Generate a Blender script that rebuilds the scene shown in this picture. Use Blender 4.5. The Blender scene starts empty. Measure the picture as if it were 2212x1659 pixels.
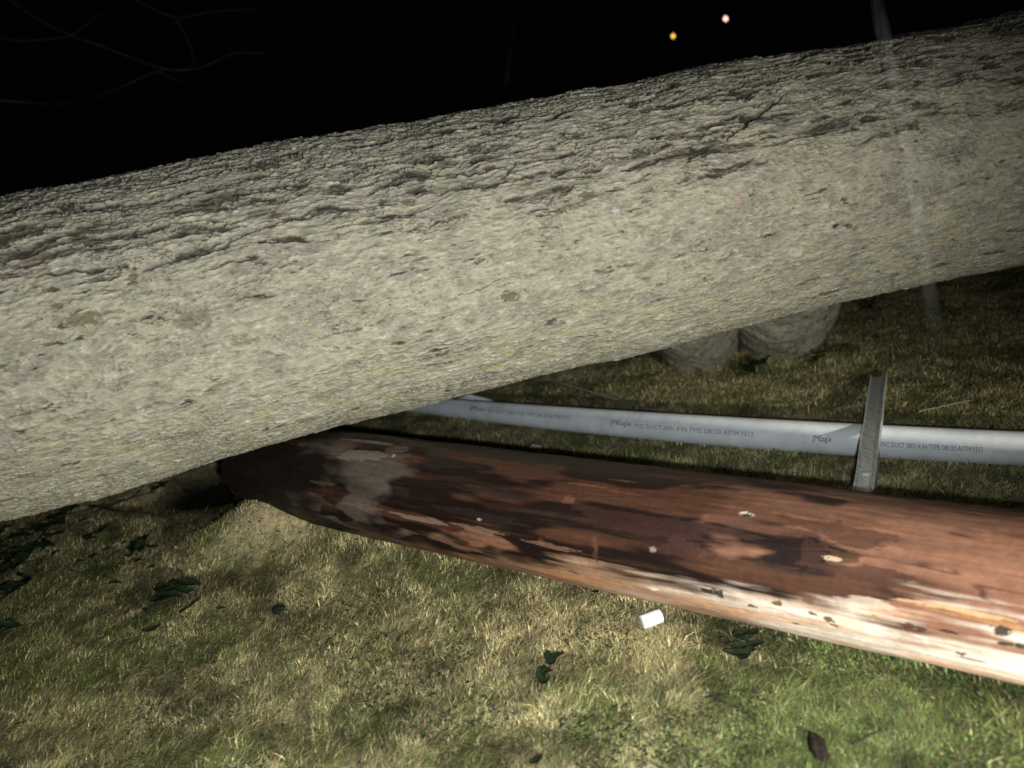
import bpy, math, random
import numpy as np
from mathutils import Vector, Matrix

rng = np.random.default_rng(7)
random.seed(7)
sc = bpy.context.scene
C = sc.collection

# ---------------------------------------------------------------- camera
CAM_H = 1.30
PITCH = math.radians(15.2)
ROLL = math.radians(10.0)
FPX = 1736.0                       # focal length in pixels of a 2212 px wide picture
CXP, CYP = 1106.0, 829.5
sp, cp, sr, cr = math.sin(PITCH), math.cos(PITCH), math.sin(ROLL), math.cos(ROLL)
FW = np.array([0, cp, -sp]); UU = np.array([0, sp, cp]); RR = np.array([1.0, 0, 0])
IR = RR * cr - UU * sr
IU = RR * sr + UU * cr
EYE = np.array([0, 0, CAM_H])
cam_data = bpy.data.cameras.new("camera")
cam = bpy.data.objects.new("camera", cam_data)
C.objects.link(cam)
cam_data.sensor_width = 36
cam_data.lens = 36 * FPX / 2212
cam_data.clip_start = 0.05
cam_data.clip_end = 1000
cam.matrix_world = Matrix(((IR[0], IU[0], -FW[0], EYE[0]), (IR[1], IU[1], -FW[1], EYE[1]), (IR[2], IU[2], -FW[2], EYE[2]), (0, 0, 0, 1)))
cam_data.dof.use_dof = True
cam_data.dof.focus_distance = 2.6
cam_data.dof.aperture_fstop = 1.7
sc.camera = cam

# ---------------------------------------------------------------- night sky
world = bpy.data.worlds.new("World")
sc.world = world
world.use_nodes = True
bg = world.node_tree.nodes["Background"]
bg.inputs[0].default_value = (0.35, 0.42, 0.6, 1)
bg.inputs[1].default_value = 0.0012

# ---------------------------------------------------------------- lamps: work light low on the right, phone light by the lens
def spot(name, loc, target, energy, size, blend, radius, color):
    d = bpy.data.lights.new(name, 'SPOT')
    d.energy = energy; d.spot_size = math.radians(size); d.spot_blend = blend
    d.shadow_soft_size = radius; d.color = color
    o = bpy.data.objects.new(name, d); C.objects.link(o)
    o.location = loc
    o.rotation_euler = (Vector(target) - Vector(loc)).to_track_quat('-Z', 'Y').to_euler()
    return o
spot("work_light", (0.95, -0.45, 0.80), (-0.75, 2.4, 0.30), 405, 122, 0.85, 0.03, (1.0, 0.955, 0.86))
spot("phone_light", (0.05, -0.02, 1.22), (-0.5, 2.6, 0.25), 175, 115, 1.0, 0.02, (0.9, 0.96, 1.0))
sc.view_settings.view_transform = 'Standard'
sc.view_settings.look = 'None'
sc.view_settings.exposure = 0.0
sc.view_settings.gamma = 1.0

# ---------------------------------------------------------------- noise
_perm = rng.permutation(256)
_perm = np.concatenate([_perm, _perm, _perm]).astype(np.int64)
_g = rng.normal(size=(256, 3)); _g /= np.linalg.norm(_g, axis=1)[:, None]
def perlin(x, y, z=0.0):
    x, y, z = np.broadcast_arrays(np.asarray(x, float), np.asarray(y, float), np.asarray(z, float))
    xi = np.floor(x).astype(np.int64); yi = np.floor(y).astype(np.int64); zi = np.floor(z).astype(np.int64)
    xf = x - xi; yf = y - yi; zf = z - zi
    u = xf * xf * xf * (xf * (xf * 6 - 15) + 10); v = yf * yf * yf * (yf * (yf * 6 - 15) + 10); w = zf * zf * zf * (zf * (zf * 6 - 15) + 10)
    xi &= 255; yi &= 255; zi &= 255
    def gr(a, b, c):
        h = _perm[_perm[_perm[(xi + a) & 255] + ((yi + b) & 255)] + ((zi + c) & 255)]
        g = _g[h]
        return g[..., 0] * (xf - a) + g[..., 1] * (yf - b) + g[..., 2] * (zf - c)
    def lp(a, b, t): return a + t * (b - a)
    r = lp(lp(lp(gr(0, 0, 0), gr(1, 0, 0), u), lp(gr(0, 1, 0), gr(1, 1, 0), u), v),
           lp(lp(gr(0, 0, 1), gr(1, 0, 1), u), lp(gr(0, 1, 1), gr(1, 1, 1), u), v), w)
    return r * 1.6
def fbm(x, y, z=0.0, o=4, gain=0.5):
    r = 0; a = 1; t = 0
    for i in range(o):
        r = r + a * perlin(np.asarray(x) * 2 ** i + 13.7 * i, np.asarray(y) * 2 ** i + 7.1 * i, np.asarray(z) * 2 ** i + 3.3 * i)
        t += a; a *= gain
    return r / t * 1.35
def ss(a, b, x):
    t = np.clip((x - a) / (b - a), 0, 1)
    return t * t * (3 - 2 * t)
def mixc(a, b, t):
    a = np.asarray(a, float); b = np.asarray(b, float)
    return a + (b - a) * np.asarray(t)[..., None]

# ---------------------------------------------------------------- pixel helpers (used only to find where things stand)
def ray(px, py):
    d = FW + (px - CXP) / FPX * IR - (py - CYP) / FPX * IU
    return np.array(d)
def plane_hit(px, py):
    d = ray(px, py); return EYE + d * (EYE[2] / -d[2])
MOUND = plane_hit(620, 1170); HOLE = plane_hit(510, 1010); MOUND2 = plane_hit(760, 1225)
def gz(x, y):
    """height of the lawn"""
    x = np.asarray(x, float); y = np.asarray(y, float)
    f = np.exp(-((x / 7) ** 4)) * np.exp(-(((y - 3) / 8) ** 4))
    m = 0.20 * np.exp(-(((x - MOUND[0]) / .36) ** 2 + ((y - MOUND[1]) / .17) ** 2)) + 0.06 * np.exp(-(((x - MOUND2[0]) / .26) ** 2 + ((y - MOUND2[1]) / .15) ** 2)) - 0.26 * np.exp(-(((x - HOLE[0]) / .42) ** 2 + ((y - HOLE[1]) / .34) ** 2))
    return m + f * (0.022 * perlin(x * 0.9 + 5.2, y * 0.9 + 1.3, 0.5) + 0.010 * perlin(x * 3.1, y * 3.1, 4.5) + 0.007 * perlin(x * 8.1, y * 8.1, 1.5))
def at_ground(px, py, dz=0.0):
    d = ray(px, py); z = 0.0
    for _ in range(6):
        t = (EYE[2] - z - dz) / -d[2]
        p = EYE + d * t
        z = float(gz(p[0], p[1]))
    p[2] = z + dz
    return p
def at_depth(px, py, t):
    return EYE + ray(px, py) * t

# ---------------------------------------------------------------- materials
def mat(name, rough=0.8, spec=0.3, attr=None, color=None, bumps=(), var=0.0, vscale=20, coat=0.0, rough_attr=None, stretch=(1, 1, 1)):
    m = bpy.data.materials.new(name); m.use_nodes = True
    nt = m.node_tree; N = nt.nodes; L = nt.links
    b = N["Principled BSDF"]
    b.inputs["Roughness"].default_value = rough
    b.inputs["Specular IOR Level"].default_value = spec
    b.inputs["Coat Weight"].default_value = coat
    b.inputs["Coat Roughness"].default_value = 0.15
    tc = N.new("ShaderNodeTexCoord")
    mp = N.new("ShaderNodeMapping"); mp.inputs["Scale"].default_value = stretch
    L.new(tc.outputs["Object"], mp.inputs[0])
    if attr:
        a = N.new("ShaderNodeAttribute"); a.attribute_name = attr; cs = a.outputs["Color"]
    else:
        r = N.new("ShaderNodeRGB"); r.outputs[0].default_value = (*color, 1); cs = r.outputs[0]
    if var > 0:
        n = N.new("ShaderNodeTexNoise"); n.inputs["Scale"].default_value = vscale; n.inputs["Detail"].default_value = 6
        n.inputs["Roughness"].default_value = 0.65
        L.new(mp.outputs[0], n.inputs["Vector"])
        mr = N.new("ShaderNodeMapRange"); mr.inputs[1].default_value = 0.3; mr.inputs[2].default_value = 0.7
        mr.inputs[3].default_value = 1 - var; mr.inputs[4].default_value = 1 + var
        L.new(n.outputs["Fac"], mr.inputs[0])
        mx = N.new("ShaderNodeVectorMath"); mx.operation = 'SCALE'
        L.new(cs, mx.inputs[0]); L.new(mr.outputs[0], mx.inputs["Scale"]); cs = mx.outputs[0]
    L.new(cs, b.inputs["Base Color"])
    prev = None
    for sc_, st, dist in bumps:
        n = N.new("ShaderNodeTexNoise"); n.inputs["Scale"].default_value = sc_; n.inputs["Detail"].default_value = 5
        n.inputs["Roughness"].default_value = 0.6
        L.new(mp.outputs[0], n.inputs["Vector"])
        bp = N.new("ShaderNodeBump"); bp.inputs["Strength"].default_value = st; bp.inputs["Distance"].default_value = dist
        L.new(n.outputs["Fac"], bp.inputs["Height"])
        if prev: L.new(prev, bp.inputs["Normal"])
        prev = bp.outputs[0]
    if prev: L.new(prev, b.inputs["Normal"])
    if rough_attr:
        a = N.new("ShaderNodeAttribute"); a.attribute_name = rough_attr
        L.new(a.outputs["Fac"], b.inputs["Roughness"])
    return m
def emis(name, color, strength):
    m = bpy.data.materials.new(name); m.use_nodes = True
    b = m.node_tree.nodes["Principled BSDF"]
    b.inputs["Base Color"].default_value = (*color, 1)
    b.inputs["Emission Color"].default_value = (*color, 1)
    b.inputs["Emission Strength"].default_value = strength
    return m

# ---------------------------------------------------------------- mesh helpers
def mesh_obj(name, V, F, m, parent=None, cols=None, smooth=True, extra=None):
    """V (n,3); F list of arrays (k,4) / (k,3)"""
    V = np.asarray(V, float)
    me = bpy.data.meshes.new(name)
    if not isinstance(F, list): F = [F]
    F = [np.asarray(f, np.int32) for f in F if len(f)]
    nl = sum(f.size for f in F); nf = sum(len(f) for f in F)
    me.vertices.add(len(V)); me.vertices.foreach_set("co", V.astype(np.float32).ravel())
    me.loops.add(nl); me.loops.foreach_set("vertex_index", np.concatenate([f.ravel() for f in F]))
    sizes = np.concatenate([np.full(len(f), f.shape[1], np.int32) for f in F])
    st = np.concatenate([[0], np.cumsum(sizes)[:-1]]).astype(np.int32)
    me.polygons.add(nf); me.polygons.foreach_set("loop_start", st)
    try: me.polygons.foreach_set("loop_total", sizes)
    except Exception: pass
    me.polygons.foreach_set("use_smooth", np.full(nf, smooth))
    me.update(calc_edges=True)
    if cols is not None:
        a = me.color_attributes.new("col", 'FLOAT_COLOR', 'POINT')
        c4 = np.ones((len(V), 4), np.float32); c4[:, :3] = np.clip(cols, 0, 1)
        a.data.foreach_set("color", c4.ravel())
    if extra is not None:
        a = me.attributes.new("rgh", 'FLOAT', 'POINT')
        a.data.foreach_set("value", np.asarray(extra, np.float32))
    me.materials.append(m)
    o = bpy.data.objects.new(name, me); C.objects.link(o)
    if parent: o.parent = parent
    return o
def recenter(o, loc):
    """put a top-level mesh object's origin at loc (children must be added in world space afterwards)"""
    me = o.data; n = len(me.vertices); co = np.empty(n * 3, np.float32); me.vertices.foreach_get("co", co)
    co = co.reshape(-1, 3) - np.asarray(loc, np.float32); me.vertices.foreach_set("co", co.ravel()); me.update()
    o.location = Vector(loc)
    return o
def grid_faces(nu, nv, wrap=False):
    i = np.arange(nu - 1)[:, None]; j = np.arange(nv if wrap else nv - 1)[None, :]
    j2 = (j + 1) % nv
    return np.stack([i * nv + j, (i + 1) * nv + j, (i + 1) * nv + j2, i * nv + j2], -1).reshape(-1, 4)
def tag(o, label=None, cat=None, group=None, kind=None):
    if label: o["label"] = label
    if cat: o["category"] = cat
    if group: o["group"] = group
    if kind: o["kind"] = kind
    return o
def empty(name, loc):
    o = bpy.data.objects.new(name, None); C.objects.link(o); o.location = Vector(loc); return o
def child(name, V, F, m, parent, **k):
    """V in world space; parent an empty or recentred mesh without rotation"""
    return mesh_obj(name, np.asarray(V) - np.array(parent.location), F, m, parent, **k)
def frames(P):
    P = np.asarray(P, float)
    T = np.gradient(P, axis=0); T /= np.linalg.norm(T, axis=1)[:, None]
    up = np.array([0, 0, 1.0])
    S = np.cross(T, up)
    bad = np.linalg.norm(S, axis=1) < 1e-3
    S[bad] = np.cross(T[bad], np.array([0, 1.0, 0]))
    S /= np.linalg.norm(S, axis=1)[:, None]
    N = np.cross(S, T)
    return T, S, N
def tube(P, R, k=10):
    P = np.asarray(P, float); R = np.broadcast_to(np.asarray(R, float), (len(P),))
    T, S, N = frames(P)
    a = np.linspace(0, 2 * np.pi, k, endpoint=False)
    V = P[:, None] + R[:, None, None] * (np.cos(a)[None, :, None] * S[:, None] + np.sin(a)[None, :, None] * N[:, None])
    V = V.reshape(-1, 3); F = grid_faces(len(P), k, True)
    n = len(V)
    V = np.vstack([V, P[0], P[-1]])
    j = np.arange(k); j2 = (j + 1) % k
    c0 = np.stack([np.full(k, n), j, j2], -1); b = (len(P) - 1) * k
    c1 = np.stack([np.full(k, n + 1), b + j2, b + j], -1)
    return V, [F, np.vstack([c0, c1])]
def join(parts):
    V = []; Q = []; Tt = []; o = 0
    for v, fs in parts:
        V.append(v)
        for f in fs:
            f = np.asarray(f)
            if len(f) == 0: continue
            (Q if f.shape[1] == 4 else Tt).append(f + o)
        o += len(v)
    return np.vstack(V), [np.vstack(x) for x in (Q, Tt) if x]
def interp_edge(pts, x):
    pts = np.array(pts, float)
    k = np.polyfit(pts[:, 0], pts[:, 1], 3)
    return np.polyval(k, x)
def spine_from_edges(up, lo, xs, depth_fn, smooth_deg=2):
    """centre line and radius of a round bar seen between two outlines"""
    out = []
    for x0 in xs:
        w = 300.0
        sl = (interp_edge(up, x0 + 20) - interp_edge(up, x0 - 20) + interp_edge(lo, x0 + 20) - interp_edge(lo, x0 - 20)) / 80
        for _ in range(8):
            nx = -sl / math.hypot(1, sl); h = w / 2
            xu, xl = x0 - nx * h, x0 + nx * h
            yu, yl = interp_edge(up, xu), interp_edge(lo, xl)
            w = math.hypot(xl - xu, yl - yu)
        a = ray(xu, yu); b = ray(xl, yl)
        an = a / np.linalg.norm(a); bn = b / np.linalg.norm(b)
        m = an + bn; m /= np.linalg.norm(m)
        ha = math.acos(float(an @ bn)) / 2
        d = depth_fn(x0, w)                 # along view axis
        dist = d / float(m @ FW)
        out.append(np.append(EYE + m * dist, dist * math.sin(ha)))
    return np.array(out)

# ================================================================ GROUND
def stretch(a, b, n, far, m):
    core = np.linspace(a, b, n)
    t = (np.arange(1, m + 1) / m) ** 3
    return np.concatenate([(a - far * t)[::-1], core, b + far * t])
gx = stretch(-3.2, 4.2, 520, 220, 24); gy = stretch(0.5, 7.0, 460, 260, 24)
GX, GY = np.meshgrid(gx, gy, indexing='ij')
GZ = gz(GX, GY)
core = (np.abs(GX - 0.5) < 4) & (GY > 0) & (GY < 7.5)
GZ = GZ + np.where(core, 0.006 * fbm(GX * 14, GY * 14, 1.0, 3), 0)
def lawn_mix(x, y):
    """0 dry straw .. 1 green, plus darkness of damp patches"""
    g = 0.40 + 0.55 * fbm(x * 1.6 + 3, y * 1.6, 2.0, 3) + 0.60 * fbm(x * 6, y * 6, 8.0, 3)
    q = at_ground(2000, 1560)
    g = g + 0.75 * np.exp(-(((x - q[0]) / 0.55) ** 2 + ((y - q[1]) / 0.45) ** 2))
    q = at_ground(1150, 1330)
    g = g - 0.22 * np.exp(-(((x - q[0]) / 0.7) ** 2 + ((y - q[1]) / 0.6) ** 2))
    q = at_ground(60, 1350)
    g = g + 0.25 * np.exp(-(((x - q[0]) / 0.5) ** 2 + ((y - q[1]) / 0.6) ** 2))
    d = ss(0.05, 0.45, fbm(x * 3.6 + 9, y * 3.6 + 4, 6.0, 4, .6))
    for q_, w_ in ((plane_hit(900, 1480), .16), (plane_hit(1180, 1460), .08), (plane_hit(800, 1170), .10), (plane_hit(1560, 1490), .12), (plane_hit(330, 1480), .2)):
        d = np.maximum(d, .85 * np.exp(-(((x - q_[0]) / w_) ** 2 + ((y - q_[1]) / (w_ * .7)) ** 2)) * (.6 + .8 * perlin(x * 22, y * 22, 2.7)))
    d = np.clip(d, 0, 1)
    return np.clip(g, 0, 1), d
g_, d_ = lawn_mix(GX, GY)
SOIL = mixc((0.36, 0.305, 0.170), (0.160, 0.180, 0.078), g_)
SOIL = SOIL * (1 - 0.55 * d_)[..., None]
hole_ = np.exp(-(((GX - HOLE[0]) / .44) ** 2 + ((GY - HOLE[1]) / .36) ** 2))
SOIL = mixc(SOIL, (0.012, 0.009, 0.006), ss(.25, .6, hole_))  # shade of the gap under the trunk put into the soil colour
SOIL = SOIL * (1 + 0.5 * fbm(GX * 30, GY * 30, 3.0, 2))[..., None]
m_soil = mat("damp_turf", 0.95, 0.15, attr="col", var=0.4, vscale=60, bumps=((90, 0.9, 0.01),))
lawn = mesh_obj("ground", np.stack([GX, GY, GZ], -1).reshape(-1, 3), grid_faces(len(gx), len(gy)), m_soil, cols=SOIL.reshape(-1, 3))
tag(lawn, kind="structure")

# ================================================================ FALLEN TREE TRUNK
TU = [(0, 427), (230, 385), (480, 337), (737, 293), (1100, 227), (1475, 166), (1925, 80), (2212, 32)]
TL = [(0, 1145), (193, 1082), (390, 1020), (737, 918), (1100, 824), (1227, 796), (1437, 748), (1841, 652), (2141, 580), (2212, 560)]
W0, W1 = 690., 505.
TS = spine_from_edges(TU, TL, np.linspace(150, 2080, 12), lambda x, w: FPX * (1.10 - 0.00003 * x) / w)
# straight-ish axis: fit against world x
kx = np.polyfit(TS[:, 0], TS[:, 1], 2); kz = np.polyfit(TS[:, 0], TS[:, 2], 2); kr = np.polyfit(TS[:, 0], TS[:, 3], 1)
print("trunk y,z,r at -1.5,0,2:", [(round(float(np.polyval(k, v)), 3)) for v in (-1.5, 0, 2) for k in (kx, kz, kr)])
def trunk_axis(x):
    x = np.asarray(x, float)
    xc = np.clip(x, TS[0, 0], TS[-1, 0])
    y = np.polyval(kx, xc) + np.polyval(np.polyder(kx), xc) * (x - xc)
    z = np.polyval(kz, xc) + np.polyval(np.polyder(kz), xc) * (x - xc)
    r = np.polyval(kr, xc)
    return np.stack([x, y, z], -1), r
def spaced(a, b, c, d, n1, n2, n3):
    return np.concatenate([np.linspace(a, b, n1, endpoint=False), np.linspace(b, c, n2, endpoint=False), np.linspace(c, d, n3)])
def bark(s, a, rad, plain=0):
    """height (m) and colour of the bark at length s, angle a"""
    X = s; Y = np.cos(a) * rad; Z = np.sin(a) * rad
    # drift of the grain: everything leans a little across the axis
    Y = Y + 0.10 * np.sin(a) * X * 0.0
    w1 = 0.022 * fbm(X * 5, Y * 9, Z * 9, 3); w2 = 0.022 * fbm(X * 5 + 40, Y * 9, Z * 9, 3)
    Yw = Y + w1; Zw = Z + w2; Xw = X + 0.8 * w2
    topness = (1 - plain) * ss(0.20, 0.66, np.sin(a) + 0.16 * perlin(X * 1.2, Y * 3, Z * 3))
    # broken furrows, deep and dark on the upper side
    f1 = fbm(Xw * 3.6 + 2, Yw * 27, Zw * 27, 3, 0.55)
    f2 = fbm(Xw * 10 + 9, Yw * 62, Zw * 62, 3, 0.6)
    furrow = ss(0.03, 0.22, f1) * ss(-0.45, 0.15, f2 + 0.3 * perlin(X * 4, Y * 8, Z * 8))
    furrow2 = ss(0.18, 0.42, f2)
    g1 = fbm(Xw * 17, Yw * 66, Zw * 66, 4, 0.7)
    g2 = fbm(Xw * 48, Yw * 170, Zw * 170, 3, 0.7)
    lump = 1.3 * fbm(X * 2.4, Y * 4, Z * 4, 3)
    wav = perlin(Xw * 3.0 + 4, Yw * 15, Zw * 15)
    crack = ss(0.965, 1.0, 1 - np.abs(perlin(Xw * 4 + 31 + wav, Yw * 12 + wav, Zw * 12))) * ss(0.15, 0.4, perlin(X * 3.1 + 40, Y * 4, Z * 4))
    under = ss(-0.1, -0.6, np.sin(a))
    h = 0.014 * lump + 0.0048 * g1 + 0.0032 * g2 + 0.0035 * wav
    D = 1.1 * fbm(Xw * 5 + 3, Yw * 38, Zw * 38, 5, .66) + .22 * g1 + .22 * perlin(X * .9 + 5, Y * 14, Z * 14)
    fis = ss(0.05, 0.18, D - .34 * (1 - topness) + .02)
    h = h - 0.006 * topness * furrow - (0.003 + .005 * topness) * fis - 0.005 * crack
    li = ss(-0.4, 0.4, fbm(Xw * 7, Yw * 15, Zw * 15, 4, 0.65) + 0.1 - 0.25 * topness)
    base = mixc((0.238, 0.222, 0.180), (0.316, 0.305, 0.228), li)
    base = mixc(base, (0.47, 0.455, 0.375), ss(0.15, 0.6, g1 + 0.5 * g2) * 0.7)
    base = mixc(base, (0.12, 0.11, 0.085), ss(0.12, 0.5, -g1 - 0.5 * g2) * 0.65)
    base = mixc(base, (0.250, 0.222, 0.192), ss(0.1, 0.5, fbm(Xw * 9 + 5, Yw * 22 + 9, Zw * 22, 3, .65)) * 0.2)
    base = mixc(base, (0.048, 0.043, 0.036), np.clip(0.30 * furrow * topness + 0.35 * crack, 0, 1))
    base = mixc(base, mixc((0.020, 0.018, 0.016), (0.045, 0.034, 0.026), li), fis * .92)
    br = ss(0.40, 0.62, fbm(Xw * 7 + 60, Yw * 16, Zw * 16, 4, .65))
    base = mixc(base, (0.125, 0.095, 0.060), br * 0.5)
    base = mixc(base, (0.085, 0.095, 0.050), ss(0.22, 0.55, fbm(Xw * 10 + 20, Yw * 22, Zw * 22, 4, .65)) * (0.35 + 0.3 * topness))
    und = under * ss(0.0, 0.4, fbm(Xw * 7 + 77, Yw * 26, Zw * 26, 3, .65))
    base = mixc(base, (0.36, 0.32, 0.13), und * 0.28)
    rid = 1 - np.abs(fbm(Xw * 6.5 + 17, Yw * 34, Zw * 34, 4, .6)) * 3
    rl = ss(.80, 1.0, rid) * ss(-.1, .35, perlin(X * 4 + 3, Y * 8, Z * 8) + .25 * topness)
    h = h - (0.0045 + .004 * topness) * rl + 0.004 * ss(.1, .7, rid) * (1 - rl)
    base = mixc(base, (0.070, 0.062, 0.048), rl * (.40 + .35 * topness))
    base = mixc(base, (0.44, 0.42, 0.32), ss(.35, .75, rid) * (1 - rl) * .22)
    big_ = 1.06 + 0.10 * fbm(X * 1.3, Y * 2, Z * 2, 2)
    base = base * (big_ + 0.14 * g2)[..., None]
    return h, base
m_bark = mat("lichened_bark", 0.92, 0.12, attr="col", var=0.20, vscale=110, bumps=((150, 0.8, 0.006), (400, 0.5, 0.003)), stretch=(0.26, 1, 1))
sx = spaced(-4.6, -1.9, 3.0, 6.6, 90, 1350, 120)
aa = np.concatenate([np.linspace(math.radians(80), math.radians(330), 720, endpoint=False), np.linspace(math.radians(330), math.radians(440), 70, endpoint=False)])
AX, AR = trunk_axis(sx)
T_, S_, N_ = frames(AX)
# S_ points to the camera side when negative y
Sg = -S_ if S_[len(S_) // 2, 1] > 0 else S_
AA = np.broadcast_to(aa[None], (len(sx), len(aa))); SX = np.broadcast_to(sx[:, None], AA.shape)
ang = AA
# angle 90 = top, 180 = towards camera
dirv = -np.cos(ang)[..., None] * Sg[:, None] + np.sin(ang)[..., None] * N_[:, None]
H, TC = bark(SX, ang, AR[:, None])
big = 0.02 * perlin(SX * 0.7, np.cos(ang), np.sin(ang))
TV = AX[:, None] + dirv * (AR[:, None] + H + big)[..., None]
# sparse larger marks: brown scars, white chips (in trunk coordinates)
def trunk_hit(px, py):
    d = ray(px, py); best = None
    for t in np.linspace(1.5, 6, 700):
        p = EYE + d * t
        c, r = trunk_axis(p[0])
        tt = trunk_axis(p[0] + 0.01)[0] - c; tt /= np.linalg.norm(tt)
        q = p - c; q = q - tt * (q @ tt)
        if np.linalg.norm(q) < r: return p
    return None
flatV = TV.reshape(-1, 3); flatC = TC.reshape(-1, 3)
tdir = AX[1000] - AX[400]; tdir /= np.linalg.norm(tdir)
def paint_trunk(px, py, L, Wd, col, amt=0.85, seed=0, tilt=0.0):
    p = trunk_hit(px, py)
    if p is None: return
    q = flatV - p
    near = np.abs(q).max(1) < 1.6 * max(L, Wd)
    q = q[near]
    al = q @ tdir; pe = q - al[:, None] * tdir; pe = np.sign(pe[:, 2]) * np.linalg.norm(pe, axis=1)
    al, pe = al * math.cos(tilt) + pe * math.sin(tilt), -al * math.sin(tilt) + pe * math.cos(tilt)
    rr = np.sqrt((al / L) ** 2 + (pe / Wd) ** 2) + 0.9 * fbm(al * 50 + seed, pe * 80, seed, 4, .65)
    w = (1 - ss(0.75, 1.0, rr)) * amt * .85
    flatC[near] = mixc(flatC[near], col, w)
for i, (px, py, L, Wd, col) in enumerate([
        (1268, 423, 0.030, 0.020, (0.09, 0.055, 0.028)), (1484, 376, 0.018, 0.014, (0.085, 0.042, 0.03)), (1970, 268, 0.03, 0.012, (0.07, 0.05, 0.03)),
        (285, 600, 0.022, 0.012, (0.085, 0.05, 0.03)), (180, 690, 0.06, 0.025, (0.12, 0.095, 0.045)), (20, 600, 0.04, 0.016, (0.08, 0.05, 0.04)),
        (600, 470, 0.035, 0.02, (0.10, 0.07, 0.04)), (1100, 640, 0.04, 0.02, (0.13, 0.09, 0.06)), (880, 440, 0.03, 0.016, (0.10, 0.075, 0.045)),
        (160, 865, 0.035, 0.010, (0.55, 0.53, 0.47)), (120, 905, 0.07, 0.012, (0.42, 0.40, 0.36)), (1330, 455, 0.014, 0.012, (0.55, 0.55, 0.50)),
        (1590, 430, 0.04, 0.02, (0.36, 0.29, 0.22)), (655, 700, 0.02, 0.01, (0.30, 0.25, 0.12)), (320, 880, 0.018, 0.014, (0.16, 0.11, 0.08)),
        (420, 690, 0.07, 0.03, (0.17, 0.14, 0.10)), (520, 735, 0.06, 0.02, (0.17, 0.135, 0.11)), (1940, 330, 0.014, 0.02, (0.05, 0.05, 0.035)),
        (1165, 808, 0.045, 0.010, (0.42, 0.36, 0.06)), (530, 950, 0.05, 0.012, (0.42, 0.36, 0.10)), (330, 1010, 0.03, 0.008, (0.45, 0.37, 0.08)),
        (1080, 790, 0.05, 0.012, (0.38, 0.34, 0.12)), (80, 560, 0.09, 0.018, (0.11, 0.085, 0.06)), (130, 660, 0.035, 0.012, (0.11, 0.07, 0.05))]):
    paint_trunk(px, py, L, Wd, col, seed=i * 3.7)
# long cracks and dark holes: dig and darken
def dig(px0, py0, px1, py1, wd, depth):
    p0 = trunk_hit(px0, py0); p1 = trunk_hit(px1, py1)
    if p0 is None or p1 is None: return
    e = p1 - p0; L = np.linalg.norm(e); e /= L
    c, _ = trunk_axis((p0[0] + p1[0]) / 2)
    q = flatV - p0
    al = q @ e
    pe = q - al[:, None] * e
    m = (al > -0.02) & (al < L + 0.02) & (np.linalg.norm(pe, axis=1) < wd * 6)
    q = q[m]; al = al[m]; pe = pe[m]
    nrm = (p0 + p1) / 2 - c; nrm /= np.linalg.norm(nrm); sd = np.cross(e, nrm)
    s = pe @ sd + 0.012 * perlin(al * 24, 3.3, px0) + 0.004 * perlin(al * 90, 1.3, px0)
    wloc = wd * (0.45 + 0.9 * np.clip(perlin(al * 30, 8.8, py0) + 0.4, 0, 1)) * ss(-0.02, 0.04, al) * (1 - ss(L - 0.04, L + 0.02, al)) + 1e-5
    w = np.exp(-(s / wloc) ** 2)
    flatV[m] -= nrm * (depth * w)[:, None]
    flatC[m] = mixc(flatC[m], (0.035, 0.030, 0.024), np.clip(w * 1.1, 0, 1) * 0.9)
for a in [(1690, 210, 1560, 310, .006, .018), (1560, 300, 1480, 350, .004, .01), (1440, 340, 1340, 378, .003, .008), (700, 460, 560, 500, .006, .014), (560, 500, 420, 560, .004, .010),
          (930, 400, 860, 420, .006, .012), (1230, 300, 1120, 345, .003, .010), (1120, 345, 1060, 420, .003, .008), (1100, 362, 960, 384, .005, .012),
          (830, 690, 700, 730, .0025, .006), (640, 565, 560, 590, .0025, .006), (1900, 235, 1740, 285, .004, .008), (480, 530, 300, 590, .004, .010), (260, 575, 60, 600, .005, .010),
          (640, 400, 480, 420, .005, .014), (420, 480, 220, 520, .005, .014), (1000, 470, 870, 500, .003, .008), (1100, 600, 960, 650, .002, .006), (1250, 395, 1180, 440, .003, .008)]:
    dig(*a)
TV = flatV.reshape(TV.shape); TC = flatC.reshape(TC.shape)
trunk_root = empty("fallen_tree", (0.2, float(trunk_axis(0.2)[0][1]), 0.0))
tag(trunk_root, "huge fallen grey-barked tree trunk stretched across the lawn over the pole and pipe", "tree trunk")
nj = len(aa)
V = TV.reshape(-1, 3); F = grid_faces(len(sx), nj, True); n = len(V)
V = np.vstack([V, AX[0], AX[-1]]); j = np.arange(nj); b_ = (len(sx) - 1) * nj
caps = np.vstack([np.stack([np.full(nj, n), j, (j + 1) % nj], -1), np.stack([np.full(nj, n + 1), b_ + (j + 1) % nj, b_ + j], -1)])
child("trunk", V, [F, caps], m_bark, trunk_root, cols=np.vstack([TC.reshape(-1, 3), [[.3, .25, .15]] * 2]))

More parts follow.
